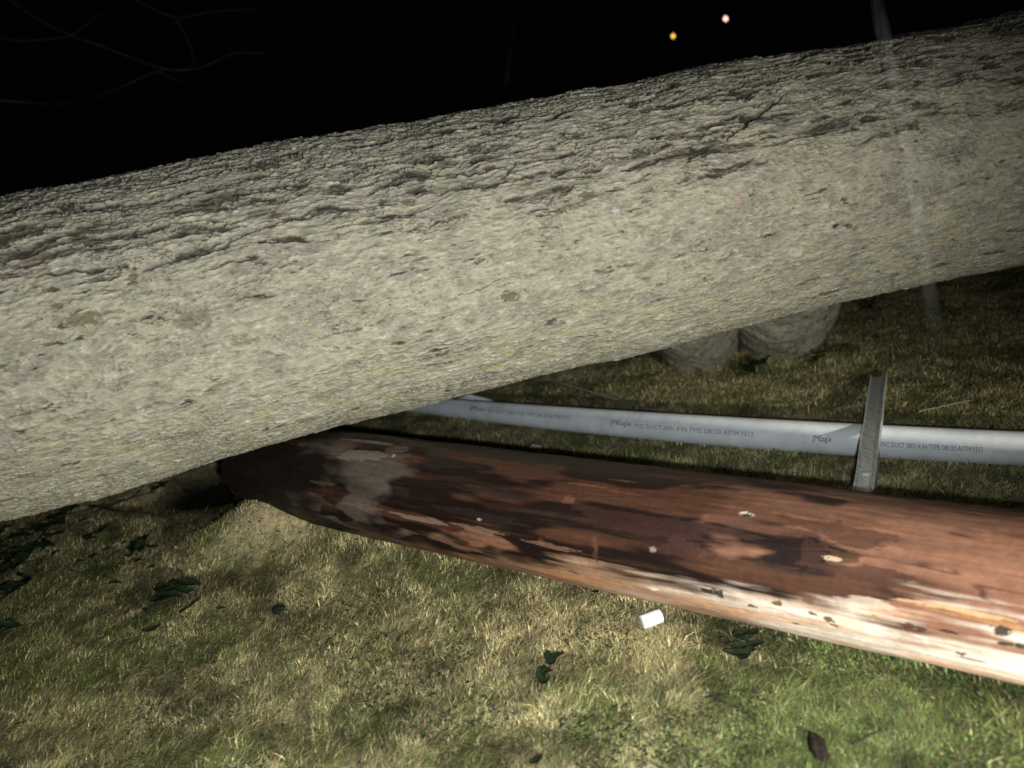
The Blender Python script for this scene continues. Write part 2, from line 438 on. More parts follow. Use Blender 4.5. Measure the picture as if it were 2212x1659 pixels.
# broken limbs under the trunk that prop it up
def limb(P, R, name, ns=260, na=220):
    P = np.asarray(P, float)
    t = np.linspace(0, 1, ns); k = np.linspace(0, 1, len(P))
    Q = np.stack([np.interp(t, k, P[:, i]) for i in range(3)], -1)
    for _ in range(30): Q[1:-1] = (Q[:-2] + Q[2:] + 2 * Q[1:-1]) / 4
    Rr = np.interp(t, k, R)
    T, S, N = frames(Q)
    a = np.linspace(0, 2 * np.pi, na, endpoint=False)
    s = np.concatenate([[0], np.cumsum(np.linalg.norm(np.diff(Q, axis=0), axis=1))])
    A2 = np.broadcast_to(a[None], (ns, na)); S2 = np.broadcast_to(s[:, None], A2.shape)
    h, c = bark(S2 + 11.3, A2 * 0.999 + math.pi, Rr[:, None], 1); h = h * .6
    lum = 0.08 * fbm(S2 * 4, np.cos(A2) * 1.3, np.sin(A2) * 1.3 + P[0, 0], 3)
    Vv = Q[:, None] + (np.cos(A2)[..., None] * S[:, None] + np.sin(A2)[..., None] * N[:, None]) * (Rr[:, None] * (1 + lum) + h)[..., None]
    V = Vv.reshape(-1, 3); n = len(V); V = np.vstack([V, Q[0], Q[-1]])
    j = np.arange(na); b2 = (ns - 1) * na
    cp_ = np.vstack([np.stack([np.full(na, n), j, (j + 1) % na], -1), np.stack([np.full(na, n + 1), b2 + (j + 1) % na, b2 + j], -1)])
    return child(name, V, [grid_faces(ns, na, True), cp_], m_bark, trunk_root, cols=np.vstack([c.reshape(-1, 3), [[.25, .2, .12]] * 2]))
def under(px, back=0.0, dz=0.0):
    """a point inside the trunk above picture column px"""
    ys = interp_edge(TL, px) - 120
    p = trunk_hit(px, ys); c, r = trunk_axis(p[0]); return c + np.array([0, back, dz])
g1 = at_ground(1520, 760); g2 = at_ground(1705, 745)
limb([under(1545), (g1 + under(1545)) / 2 + [0, .08, -.08], g1 + [0, .10, -0.03]], [0.34, 0.25, 0.21], "limb")
g3 = at_ground(1640, 735)
limb([under(1670), (g3 + under(1670)) / 2 + [0, .16, 0], g3 + [0, .30, -0.03]], [0.30, 0.22, 0.17], "limb")
limb([under(1800), (g2 + under(1800)) / 2 + [0.02, .12, -.06], g2 + [0, .14, -0.03]], [0.38, 0.30, 0.20], "limb")

# ================================================================ UTILITY POLE
PU = [(600, 914), (737, 930), (920, 951), (1167, 976), (1475, 1016), (1841, 1057), (2212, 1112)]
PL = [(600, 1120), (796, 1168), (1121, 1226), (1304, 1272), (1475, 1319), (1688, 1366), (1925, 1416), (2212, 1486)]
def pole_depth(x, w):
    return FPX * (0.393 - 0.000006 * x) / w
PS = spine_from_edges(PU, PL, np.linspace(700, 2150, 10), pole_depth)
print("MOUND", MOUND, "HOLE", HOLE); print("pole:", np.round(PS[[0, 3, 6, 9]], 3), [round(float(gz(*PS[i, :2])), 3) for i in (0, 9)])
p0 = PS[0, :3]; pd = PS[-1, :3] - PS[0, :3]; Lp = np.linalg.norm(pd); pd /= Lp
sproj = (PS[:, :3] - p0) @ pd
kc = [np.polyfit(sproj, PS[:, i], 1) for i in range(3)]; kR = np.polyfit(sproj, PS[:, 3], 1)
s_ = spaced(-0.40, -0.22, Lp + 0.45, Lp + 2.6, 20, 900, 80)
PA = np.stack([np.polyval(k, s_) for k in kc], -1)
PR = np.clip(np.polyval(kR, s_), 0.10, 0.215)
T_, S_, N_ = frames(PA)
Sg = S_ if S_[5, 1] < 0 else -S_
na = 640
a = np.linspace(0, 2 * np.pi, na, endpoint=False)        # 0 = camera side, 90deg = top
A2 = np.broadcast_to(a[None], (len(s_), na)); S2 = np.broadcast_to(s_[:, None], A2.shape)
dv = np.cos(A2)[..., None] * Sg[:, None] + np.sin(A2)[..., None] * N_[:, None]
Yc = np.cos(A2) * 0.17; Zc = np.sin(A2) * 0.17
grain = fbm(S2 * 1.6, Yc * 30, Zc * 30, 4, 0.6)
grain2 = fbm(S2 * 7, Yc * 90, Zc * 90, 3, 0.6)
blot = fbm(S2 * 2.6 + 3, Yc * 9, Zc * 9, 4, 0.55)
chk = ss(.93, 1.0, 1 - np.abs(perlin(S2 * 1.3 + 5, Yc * 34 + .5 * perlin(S2 * 4, 1.1, 2.2), Zc * 34)) * 1.6) * ss(.05, .3, perlin(S2 * 1.8 + 9, Yc * 8, Zc * 8))
hp = -0.0035 * chk + 0.0035 * fbm(S2 * 3, Yc * 12, Zc * 12, 3) + 0.0014 * grain + 0.0007 * grain2
adeg = (np.degrees(A2) + 180) % 360 - 180                # -180..180
# colour: creosoted brown; pale bare wood low down, lamp brightness put into its colour
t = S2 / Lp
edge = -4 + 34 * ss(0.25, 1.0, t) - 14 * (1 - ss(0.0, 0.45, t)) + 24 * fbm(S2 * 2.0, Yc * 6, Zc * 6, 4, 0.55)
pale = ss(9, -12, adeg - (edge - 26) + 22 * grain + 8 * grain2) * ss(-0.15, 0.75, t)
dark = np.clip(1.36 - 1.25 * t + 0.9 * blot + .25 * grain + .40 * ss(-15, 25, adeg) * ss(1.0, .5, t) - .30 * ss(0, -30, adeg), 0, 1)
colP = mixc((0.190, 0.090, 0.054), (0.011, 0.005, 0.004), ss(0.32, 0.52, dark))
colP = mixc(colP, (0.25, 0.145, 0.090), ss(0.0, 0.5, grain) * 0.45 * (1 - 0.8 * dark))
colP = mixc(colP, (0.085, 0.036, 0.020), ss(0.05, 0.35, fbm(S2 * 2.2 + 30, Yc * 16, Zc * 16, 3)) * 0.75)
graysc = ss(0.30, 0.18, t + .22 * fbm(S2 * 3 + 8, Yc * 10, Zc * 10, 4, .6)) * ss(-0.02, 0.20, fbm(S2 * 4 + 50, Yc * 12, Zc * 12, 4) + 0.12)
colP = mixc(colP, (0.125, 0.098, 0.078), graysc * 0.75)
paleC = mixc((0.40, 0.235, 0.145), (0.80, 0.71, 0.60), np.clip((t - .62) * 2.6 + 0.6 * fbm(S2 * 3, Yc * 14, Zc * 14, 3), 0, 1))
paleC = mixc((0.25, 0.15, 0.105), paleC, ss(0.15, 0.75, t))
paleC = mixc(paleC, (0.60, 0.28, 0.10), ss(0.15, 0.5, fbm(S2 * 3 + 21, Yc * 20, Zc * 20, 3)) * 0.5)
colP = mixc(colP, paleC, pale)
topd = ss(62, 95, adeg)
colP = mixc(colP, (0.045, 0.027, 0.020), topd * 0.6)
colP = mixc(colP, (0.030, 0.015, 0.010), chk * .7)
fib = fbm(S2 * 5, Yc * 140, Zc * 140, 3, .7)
colP = mixc(colP, (0.009, 0.006, 0.005), ss(.15, .0, t + .20 * blot) * .97)  # trunk's shadow painted in as near-black toward the far end
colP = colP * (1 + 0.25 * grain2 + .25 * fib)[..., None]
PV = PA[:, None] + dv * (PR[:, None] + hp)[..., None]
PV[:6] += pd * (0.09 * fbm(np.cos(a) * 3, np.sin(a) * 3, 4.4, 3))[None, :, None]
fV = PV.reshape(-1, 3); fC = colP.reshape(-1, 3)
def pole_hit(px, py):
    d = ray(px, py)
    for tt in np.linspace(1.0, 5, 2400):
        p = EYE + d * tt
        s = (p - p0) @ pd
        c = np.array([np.polyval(k, s) for k in kc]); q = p - c; q = q - pd * (q @ pd)
        if np.linalg.norm(q) < np.polyval(kR, s): return p
    return None
def pole_mark(px, py, L, Wd, col, amt=0.9, seed=0.0, depth=0.0, ring=None, rough=0.9, hard=0.15):
    p = pole_hit(px, py)
    if p is None: return
    q = fV - p; near = np.abs(q).max(1) < 1.7 * max(L, Wd)
    idx = np.nonzero(near)[0]; q = q[idx]
    al = q @ pd; pe = q - al[:, None] * pd; pe = np.sign(pe[:, 2]) * np.linalg.norm(pe, axis=1)
    rr = np.sqrt((al / L) ** 2 + (pe / Wd) ** 2) + rough * fbm(al * 1.1 / L + seed, pe * 1.0 / Wd, seed, 4, 0.6)
    w = (1 - ss(1 - hard, 1.0, rr)) * amt
    if ring is not None:
        rw = np.exp(-((rr - 1.05) / 0.22) ** 2) * 0.8
        fC[idx] = mixc(fC[idx], ring, rw)
    fC[idx] = mixc(fC[idx], col, w)
    if depth:
        c = p - np.array([np.polyval(k, (p - p0) @ pd) for k in kc]); c /= np.linalg.norm(c)
        fV[idx] -= c * (w * depth)[:, None]
BL = (0.022, 0.017, 0.014); DK = (0.055, 0.024, 0.016); PAL = (0.62, 0.52, 0.42)
marks = [
    (1830, 1155, .110, .030, DK, .75), (1760, 1190, .030, .040, DK, .5), (1850, 1235, .120, .016, DK, .75), (1480, 1185, .075, .030, (0.05, .022, .016), .8),
    (1400, 1130, .22, .035, (0.045, .02, .015), .6), (1150, 990, .30, .028, BL, .8), (1080, 1065, .16, .014, BL, .75), (960, 1000, .12, .03, BL, .7),
    (1985, 1105, .04, .010, (.09, .045, .035), .8), (1820, 1200, .035, .012, (.06, .03, .015), .8), (1800, 1207, .020, .006, (.50, .36, .25), .8),
    (1730, 1105, .10, .010, (.10, .05, .035), .6), (2050, 1180, .12, .014, (.13, .07, .045), .6), (1640, 1140, .14, .012, (.09, .04, .028), .6),
    (1525, 1278, .030, .008, BL, .95), (1550, 1283, .016, .012, BL, .9), (1625, 1308, .012, .006, (.06, .03, .02), .9), (1680, 1302, .012, .009, (.12, .05, .02), .9),
    (1745, 1297, .014, .007, (.13, .06, .03), .8), (1755, 1327, .012, .006, BL, .85), (1790, 1337, .013, .008, (.06, .035, .02), .9), (1800, 1352, .010, .006, BL, .9),
    (1720, 1347, .012, .005, (.10, .05, .03), .8), (1890, 1330, .010, .009, (.30, .19, .08), .8), (1965, 1352, .018, .009, (.07, .025, .015), .9),
    (1990, 1358, .012, .010, (.06, .03, .03), .9), (2050, 1365, .020, .004, BL, .95), (2160, 1362, .016, .012, BL, .95), (2175, 1392, .020, .005, BL, .95),
    (2075, 1412, .012, .005, (.05, .03, .04), .95), (2100, 1425, .030, .005, (.25, .20, .16), .8), (2205, 1398, .010, .006, BL, .9), (1940, 1368, .05, .006, (.30, .21, .16), .5),
    (1830, 1370, .14, .016, (.62, .54, .47), .4), (1870, 1300, .07, .012, (.60, .52, .43), .4), (2080, 1320, .11, .008, (.62, .40, .22), .6), (2120, 1337, .10, .006, (.35, .17, .06), .5),
    (1280, 1285, .012, .022, (.07, .03, .02), .7), (1285, 1175, .009, .030, (.10, .05, .03), .8), (1285, 1200, .010, .022, (.06, .03, .02), .8), (1170, 1170, .014, .010, (.10, .05, .03), .7),
    (1340, 1235, .035, .010, (.09, .05, .03), .7), (1010, 1165, .010, .012, (.16, .07, .03), .7), (1190, 1180, .08, .008, (.27, .14, .09), .5), (1235, 1235, .035, .008, (.15, .09, .06), .7),
    (1350, 1065, .10, .004, (.16, .065, .035), .6), (1280, 1050, .09, .004, (.18, .08, .045), .5), (1350, 1040, .05, .004, (.16, .08, .05), .5), (1230, 1080, .02, .012, (.17, .07, .035), .6),
    (770, 985, .14, .028, (.20, .175, .15), .7), (800, 955, .14, .010, (.20, .19, .18), .7), (790, 1095, .10, .016, (.17, .135, .11), .5), (700, 1045, .06, .010, (.10, .07, .05), .5),
    (905, 1120, .12, .010, (.27, .20, .16), .6), (1040, 1145, .10, .010, (.28, .17, .12), .5), (870, 1065, .03, .02, BL, .6), (1020, 1110, .20, .012, BL, .65),
]
for i, (px, py, L, Wd, col, am) in enumerate(marks):
    pole_mark(px, py, L, Wd, col, am, seed=i * 2.3, depth=0.004 if col == BL and L < .04 else 0.0)
pole_mark(1612, 1112, .013, .006, (.02, .015, .012), .95, seed=4, depth=0.010, ring=(.62, .55, .48), rough=.7)
pole_mark(1411, 1187, .009, .007, (.36, .28, .26), .7, seed=9, ring=(.10, .06, .05), rough=.7)
pole_mark(1036, 1122, .010, .004, (.45, .38, .24), .9, seed=9)
pole_mark(1412, 1272, .018, .007, (.80, .74, .60), .95, seed=12)
pole_mark(850, 985, .012, .007, (.42, .32, .27), .9, seed=13)
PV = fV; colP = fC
rghP = np.clip(0.74 - 0.2 * ss(0.3, 0.9, dark).reshape(-1) + 0.12 * blot.reshape(-1), 0.32, 0.9)
pole_mid = [float(PA[len(PA) // 2, 0]), float(PA[len(PA) // 2, 1]), 0.0]
pole_root = empty("utility_pole", pole_mid)
tag(pole_root, "round brown wooden utility pole lying on the grass, pale with painted-in brightness toward its near end", "utility pole")
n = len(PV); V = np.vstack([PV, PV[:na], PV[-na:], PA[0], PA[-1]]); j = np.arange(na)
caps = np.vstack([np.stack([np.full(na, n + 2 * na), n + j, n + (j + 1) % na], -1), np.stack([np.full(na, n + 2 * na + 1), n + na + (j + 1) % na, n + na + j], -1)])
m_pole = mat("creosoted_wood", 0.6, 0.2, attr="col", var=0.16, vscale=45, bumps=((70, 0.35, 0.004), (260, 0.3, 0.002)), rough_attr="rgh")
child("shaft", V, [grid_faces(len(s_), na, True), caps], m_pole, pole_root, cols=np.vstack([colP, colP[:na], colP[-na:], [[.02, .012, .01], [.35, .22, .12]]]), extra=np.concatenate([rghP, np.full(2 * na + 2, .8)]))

# ================================================================ PIPE
QU = [(840, 851), (930, 858), (1012, 865), (1189, 876), (1560, 899), (1841, 914), (2146, 929), (2212, 933)]
QL = [(840, 884), (930, 895), (1012, 907), (1189, 929), (1560, 963), (1760, 981), (2146, 1003), (2212, 1008)]
def pipe_depth(x, w):
    return FPX * 2 * (0.0560 + 0.0000035 * x) / w
QS = spine_from_edges(QU, QL, np.linspace(900, 2190, 14), lambda x, w: 1.0)
# lie it on the lawn: depth from the ground, radius from the outline
out = []
for x0 in np.linspace(900, 2190, 14):
    ym = (interp_edge(QU, x0) + interp_edge(QL, x0)) / 2; w = (interp_edge(QL, x0) - interp_edge(QU, x0)) * 0.998
    r = 0.05
    for _ in range(20):
        p = at_ground(x0, ym, r); d = (p - EYE) @ FW; r = 0.5 * r + 0.5 * (w / 2 / FPX * d)
    out.append(np.append(p, r))
out = np.array(out); print("pipe r:", np.round(out[[0, 5, 9, 13]], 3))
kq = [np.polyfit(out[:, 0], out[:, i], 3 if i < 2 else 2) for i in range(4)]
xq = np.concatenate([np.linspace(out[0, 0] - 0.9, out[0, 0], 40, endpoint=False), np.linspace(out[0, 0], out[-1, 0], 160, endpoint=False), np.linspace(out[-1, 0], out[-1, 0] + 1.6, 50)])
xc = np.clip(xq, out[0, 0], out[-1, 0])
def qv(i): return np.polyval(kq[i], xc) + (np.polyval(np.polyder(kq[i]), xc) * (xq - xc) if i < 2 else 0)
PIPE = np.stack([xq, qv(1), qv(2)], -1); PRAD = np.clip(qv(3), 0.045, 0.075)
mid = PIPE[len(PIPE) // 2]
pipe_root = empty("plastic_pipe", (mid[0], mid[1], 0)); tag(pipe_root, "long light grey plastic pipe printed with black lettering, lying on grass behind the pole", "pipe")
k = 64
T_, S_, N_ = frames(PIPE)
Sg = S_ if S_[80, 1] < 0 else -S_
a = np.linspace(0, 2 * np.pi, k, endpoint=False)
def ring_(R, idx=slice(None)): return PIPE[idx][:, None] + R[idx][:, None, None] * (np.cos(a)[None, :, None] * Sg[idx][:, None] + np.sin(a)[None, :, None] * N_[idx][:, None])
Vo = ring_(PRAD).reshape(-1, 3); Vi = ring_(PRAD - 0.006).reshape(-1, 3)
F = grid_faces(len(PIPE), k, True); n = len(Vo); j = np.arange(k); j2 = (j + 1) % k; b2 = (len(PIPE) - 1) * k
ends = np.vstack([np.stack([j, j2, n + j2, n + j], -1), np.stack([b2 + j2, b2 + j, n + b2 + j, n + b2 + j2], -1)])
m_pvc = mat("grey_pvc", 0.42, 0.45, color=(0.80, 0.83, 0.84), var=0.16, vscale=9, bumps=((25, 0.15, 0.003), (300, 0.08, 0.001)))
child("pipe_wall", np.vstack([Vo, Vi]), [F, (F[:, ::-1] + n), ends], m_pvc, pipe_root)
m_ink = mat("black_ink", 0.7, 0.2, color=(0.035, 0.04, 0.042), var=0.3, vscale=90)
m_ink2 = mat("faded_ink", 0.7, 0.2, color=(0.17, 0.185, 0.19), var=0.8, vscale=90)
def pipe_text(txt, px0, px1, yoff_deg, h, m):
    """lettering wrapped on the pipe between two columns of the picture"""
    cu = bpy.data.curves.new("tmp", 'FONT'); cu.body = txt; cu.size = 1; cu.extrude = 0.0
    cu.resolution_u = 2
    o = bpy.data.objects.new("tmp", cu); C.objects.link(o)
    bpy.context.view_layer.update()
    dg = bpy.context.evaluated_depsgraph_get()
    me = bpy.data.meshes.new_from_object(o.evaluated_get(dg))
    V = np.array([v.co for v in me.vertices]); Fs = [list(p.vertices) for p in me.polygons]
    bpy.data.objects.remove(o); bpy.data.curves.remove(cu); bpy.data.meshes.remove(me)
    V[:, 0] -= V[:, 0].min(); V[:, 0] /= V[:, 0].max()
    def colx(px):                      # pipe x at picture column
        c = [(abs(((p - EYE) @ IR) / ((p - EYE) @ FW) * FPX + CXP - px), p[0]) for p in PIPE]
        return min(c)[1]
    xa = np.interp(V[:, 0], [0, 1], [colx(px0), colx(px1)])
    ang = math.radians(yoff_deg) + V[:, 1] * h / 0.06
    cx = np.stack([np.interp(xa, PIPE[:, 0], PIPE[:, i]) for i in range(3)], -1)
    Sx = np.stack([np.interp(xa, PIPE[:, 0], Sg[:, i]) for i in range(3)], -1)
    Nx = np.stack([np.interp(xa, PIPE[:, 0], N_[:, i]) for i in range(3)], -1)
    R = np.interp(xa, PIPE[:, 0], PRAD) + 0.0009
    W = cx + R[:, None] * (np.cos(ang)[:, None] * Sx + np.sin(ang)[:, None] * Nx)
    tri = [f for f in Fs if len(f) == 3]; qd = [f for f in Fs if len(f) == 4]
    mesh = bpy.data.meshes.new("lettering")
    mesh.from_pydata([tuple(w - np.array(pipe_root.location)) for w in W], [], Fs); mesh.materials.append(m)
    ob = bpy.data.objects.new("lettering", mesh); C.objects.link(ob); ob.parent = pipe_root
    return ob
for c0, c1, d0, d1, adg in [(1030, 1062, 1070, 1245, 24), (1334, 1377, 1388, 1640, 14), (1760, 1808, 1914, 2128, 8)]:
    pipe_text("JMEagle", c0, c1, adg + 2, 0.031, m_ink)
    pipe_text('PVC DUCT 2001 4 IN TYPE DB120 ASTM F512', d0, d1, adg - 3, 0.025, m_ink2)

# drops hanging from the underside of the pipe
m_drop = bpy.data.materials.new("water"); m_drop.use_nodes = True
bs = m_drop.node_tree.nodes["Principled BSDF"]; bs.inputs["Transmission Weight"].default_value = 0.25; bs.inputs["Roughness"].default_value = 0.12
bs.inputs["Base Color"].default_value = (1, 1, 1, 1); bs.inputs["IOR"].default_value = 1.33
def drop_mesh(c, r):
    u = np.linspace(0, np.pi, 10)[:, None]; v = np.linspace(0, 2 * np.pi, 12, endpoint=False)[None]
    rad = np.sin(u) * (0.72 + 0.28 * (1 - np.cos(u)) / 2)
    P = np.stack([rad * np.cos(v), rad * np.sin(v), np.cos(u) * 1.6 + 0 * v], -1).reshape(-1, 3) * r + c
    return P, grid_faces(10, 12, True)
for px in (1585, 1600, 1462, 1470, 1512, 1520, 1528, 1990, 2014, 2056, 2062):
    i = min(range(len(PIPE)), key=lambda q: abs(((PIPE[q] - EYE) @ IR) / ((PIPE[q] - EYE) @ FW) * FPX + CXP - px))
    P, F = drop_mesh(PIPE[i] + Sg[i] * PRAD[i] * 0.42 - N_[i] * PRAD[i] * 0.96, 0.0052)
    child("water_drop", P, F, m_drop, pipe_root)

# ================================================================ GREY CHANNEL ACROSS THE PIPE
A0 = at_ground(1898, 812, 0.015)
ip = min(range(len(PIPE)), key=lambda q: abs(((PIPE[q] - EYE) @ IR) / ((PIPE[q] - EYE) @ FW) * FPX + CXP - 1884))
tgt = ray(1880, 945); tgt = EYE + tgt * ((PIPE[ip] - EYE) @ FW / (tgt @ FW)); 
B0 = PIPE[ip] + np.array([0, 0, PRAD[ip] + 0.006]); B0[:2] = B0[:2] * 0.5 + 0.5 * (EYE + ray(1882, 930) * ((CAM_H - B0[2]) / -ray(1882, 930)[2]))[:2]
e = B0 - A0; e /= np.linalg.norm(e)
# near end: where the line projects to y ~ 1070
best = min(np.linspace(0.5, 3.0, 400), key=lambda q: abs((lambda P: CYP - ((P - EYE) @ IU) / ((P - EYE) @ FW) * FPX - 1078)(A0 + e * q)))
E0 = A0 + e * best
print("channel", np.round(A0, 2), np.round(B0, 2), np.round(E0, 2), best)
side = np.cross(e, [0, 0, 1]); side /= np.linalg.norm(side)
if side[0] < 0: side = -side
nrm = np.cross(side, e); nrm = nrm if nrm[2] > 0 else -nrm
# cross-section: lip on the left, flat bed, doubled rib on the right
hw = 0.038
prof = [(-hw, 0), (-hw, .010), (-hw + .005, .011), (-hw + .009, .004), (hw * .35, .004), (hw * .42, .016), (hw * .55, .018), (hw * .62, .006), (hw * .74, .006), (hw * .80, .022), (hw * .94, .023), (hw * 1.0, .004), (hw * 1.02, -.004), (-hw, -.004)]
ns = 160
ts = np.linspace(0, best, ns)
V = []
for t_ in ts:
    wv = 0.0012 * math.sin(t_ * 9)
    for u, v in prof:
        extra = 0.0
        if t_ < 0.05 and (-hw + .008) < u < hw * .40: extra = 0.05 - t_
        V.append(A0 + e * (t_ + extra) + side * (u * (1 - 0.22 * t_ / best) + wv) + nrm * v)
V = np.array(V); kk = len(prof)
F = grid_faces(ns, kk, True)
m_ch = mat("weathered_grey_plastic", 0.7, 0.3, color=(0.88, 0.88, 0.84), var=0.4, vscale=26, bumps=((60, 0.5, 0.003),), stretch=(4.0, 0.7, 4.0))
ch = mesh_obj("cable_guard", V, [F, np.array([[0, 0, 0]])[:0]], m_ch, smooth=False)
bm_caps = []
recenter(ch, (A0[0], A0[1], 0)); tag(ch, "straight grey ribbed channel strip laid across the grey pipe", "channel strip")

# ================================================================ SMALL LITTER
def lump(name, px, py, size, m, label, cat, group=None, sq=(1, 1, .6), seed=0, dz=0.0, n1=24, n2=16, rot=0.0, amp=.35, base=None, yaw=0):
    p = at_ground(px, py, 0) if base is None else np.asarray(base)
    u = np.linspace(0, np.pi, n2)[:, None]; v = np.linspace(0, 2 * np.pi, n1, endpoint=False)[None]
    D = np.stack([np.sin(u) * np.cos(v), np.sin(u) * np.sin(v), np.cos(u) + 0 * v], -1)
    r = 1 + amp * fbm(D[..., 0] * 1.7 + seed, D[..., 1] * 1.7, D[..., 2] * 1.7, 3)
    P = (D * r[..., None]).reshape(-1, 3) * np.array(sq) * size
    cy, sy = math.cos(yaw), math.sin(yaw)
    P = P @ np.array([[cy, sy, 0], [-sy, cy, 0], [0, 0, 1]])
    P = P + p + [0, 0, size * sq[2] * 0.7 + dz]
    o = mesh_obj(name, P, grid_faces(n2, n1, True), m)
    recenter(o, p); tag(o, label, cat, group); return o
m_white = mat("white_plastic", 0.5, 0.4, color=(0.80, 0.80, 0.77), var=0.05, vscale=30)
m_dull = mat("dull_white_scrap", 0.7, 0.2, color=(0.55, 0.52, 0.46), var=0.25, vscale=60)
m_black = mat("glossy_black", 0.25, 0.5, color=(0.012, 0.013, 0.016), var=0.2)
m_brown = mat("rotten_bark_piece", 0.9, 0.2, color=(0.020, 0.015, 0.010), var=0.6, vscale=60, bumps=((60, 1, .01),))
m_rock = mat("pale_stone", 0.85, 0.2, color=(0.36, 0.31, 0.25), var=0.3, vscale=50, bumps=((60, .6, .004),))

# white cylindrical pipe offcut
pc = at_ground(1408, 1352, 0.0)
ax = np.array([0.96, 0.28, 0.02]); ax /= np.linalg.norm(ax)
cc = pc + np.array([0, 0, 0.022]); Pn = [cc + ax * q for q in (-.031, -.030, -.010, .012, .030, .031)]
V1, F1 = tube(Pn, [.0185, .0205, .0205, .0205, .0205, .019], 28)
cyl = mesh_obj("pipe_offcut", V1, F1, m_white); recenter(cyl, pc); tag(cyl, "short bright white cylinder lying alone on the grass below the brown pole", "pipe piece")

lump("black_cap", 603, 1322, .026, m_black, "small round glossy black cap on the grass left of the pole", "cap", sq=(.85, 1.1, .55), amp=.12, seed=3)
lump("bark_chunk", 1768, 1628, .025, m_brown, "dark brown knobbly bark chunk at the bottom edge of the photo", "bark piece", sq=(.7, 1.5, .9), seed=5)
lump("bark_chunk", 795, 1398, .010, m_brown, "tiny dark brown bark crumb alone in straw coloured grass", "bark piece", sq=(1, 1, .7), seed=6)
lump("stone", 1193, 735, .02, m_rock, "x", "stone", seed=8) if False else None
lump("stone", 1795, 783, .024, m_rock, "small pale stone on the grass beneath the broken limbs of the trunk", "stone", sq=(1.1, .9, .7), seed=9, amp=.15)
lump("stone", 845, 2130 / 1.633 + 0, .001, m_rock, "x", "stone") if False else None
lump("wood_chip", 1157, 978, .020, m_dull, "pointed cream wood chip at the far edge of the brown pole", "wood chip", sq=(1.5, .7, .9), seed=12, amp=.3, dz=.01, yaw=-.3)
lump("wood_chip", 585, 1268, .010, m_dull, "x", "wood chip") if False else None
lump("wood_chip", 1525, 1500, .011, m_dull, "small slanted white chip in the grass below the pole", "wood chip", sq=(1.8, .6, .5), seed=13, yaw=.9)
lump("wood_chip", 1078, 1385, .014, m_rock, "flat greyish chip in the grass halfway below the pole", "wood chip", sq=(1.7, .6, .4), seed=14, yaw=.1)
lump("wood_chip", 505, 1655, .012, m_dull, "pale chip at the very bottom edge of the grass", "wood chip", sq=(1.3, .8, .5), seed=15)
pw = at_ground(1610 + 400, 1077)
lump("wood_chip", 2008, 1080, .010, m_dull, "thin white sliver between pipe and pole at the right", "wood chip", sq=(.7, .5, 1.8), seed=16)

# white splinter behind the pipe
sp0 = at_ground(990, 862, 0.05); sp1 = at_ground(1066, 866, 0.03)
V1, F1 = tube([sp0, sp0 * .65 + sp1 * .35 + [0, 0, .012], sp0 * .3 + sp1 * .7 + [0, 0, .008], sp1], [.014, .020, .012, .002], 10)
o = mesh_obj("wood_splinter", V1, F1, m_white); recenter(o, sp0 * .5 + sp1 * .5); tag(o, "long white splinter wedged behind the grey pipe next to the trunk", "splinter")

# white scrap stuck on the channel
q = ray(1871, 1024); nn = nrm; tt_ = ((A0 + nrm * .006 - EYE) @ nn) / (q @ nn); ps = EYE + q * tt_
lump("paper_scrap", 0, 0, .013, m_white, "small white scrap stuck to the near end of the grey channel", "paper scrap", sq=(1, 1.1, .25), seed=21, base=ps, amp=.25)

# thin wire on the grass behind the pipe
m_wire = mat("dull_wire", 0.5, 0.5, color=(0.22, 0.23, 0.23), var=.3, vscale=40)
w0 = at_ground(1165, 812, .035); w1 = at_ground(1290, 850, .03); w2 = at_ground(1435, 893, .012)
ww = np.array([w0 * (1 - t) ** 2 + 2 * w1 * t * (1 - t) + w2 * t * t for t in np.linspace(0, 1, 24)])
V1, F1 = tube(ww, .0042, 8); o = mesh_obj("wire", V1, F1, m_wire); recenter(o, w1); tag(o, "thin pale wire slanting over the grass just behind the pipe", "wire")

# twigs
m_twig = mat("wet_twig", 0.6, 0.3, color=(0.022, 0.016, 0.012), var=.4, vscale=50, bumps=((80, .5, .003),))
def twig(pts, r, label, m=m_twig, group=None, cat="twig", name="twig"):
    P = np.array([at_ground(x, y, z) for x, y, z in pts])
    t = np.linspace(0, 1, 30); k = np.linspace(0, 1, len(P))
    Q = np.stack([np.interp(t, k, P[:, i]) for i in range(3)], -1)
    for _ in range(3): Q[1:-1] = (Q[:-2] + Q[2:] + 2 * Q[1:-1]) / 4
    Q[:, 2] += .004 * perlin(t * 9, r * 1000, 1.5)
    V1, F1 = tube(Q, np.linspace(r, r * .55, 30), 8)
    o = mesh_obj(name, V1, F1, m); recenter(o, Q[15] * [1, 1, 0] + [0, 0, float(gz(Q[15, 0], Q[15, 1]))]); tag(o, label, cat, group); return o
twig([(200, 1108, .03), (290, 1072, .05), (400, 1028, .03)], .0042, "thin dark twig rising toward the trunk from the grass")
twig([(195, 1092, .03), (255, 1104, .035), (330, 1109, .02)], .0062, "thick straight dark twig lying flat on grass beside the trunk")
twig([(75, 1108, .06), (150, 1085, .07), (195, 1080, .08)], .0058, "crooked dark twig pressed against the underside of the trunk")
twig([(-5, 1245, .02), (60, 1190, .03), (120, 1120, .04)], .0050, "dark twig sticking out of the leaf heap at the left edge")
twig([(1650, 1030, .01), (1690, 1010, .02), (1760, 975, .02)], .0001, "x") if False else None
m_straw = mat("straw", .7, .3, color=(.42, .36, .20), var=.2)
twig([(2058, 1090, .02), (2110, 1047, .03)], .0025, "pale straw stalk leaning up toward the pipe at the right", m_straw, cat="stalk", name="straw_stalk")
twig([(1985, 888, .015), (2100, 865, .02)], .003, "pale dry stalk on the grass behind the right part of the pipe", m_straw, cat="stalk", name="straw_stalk")
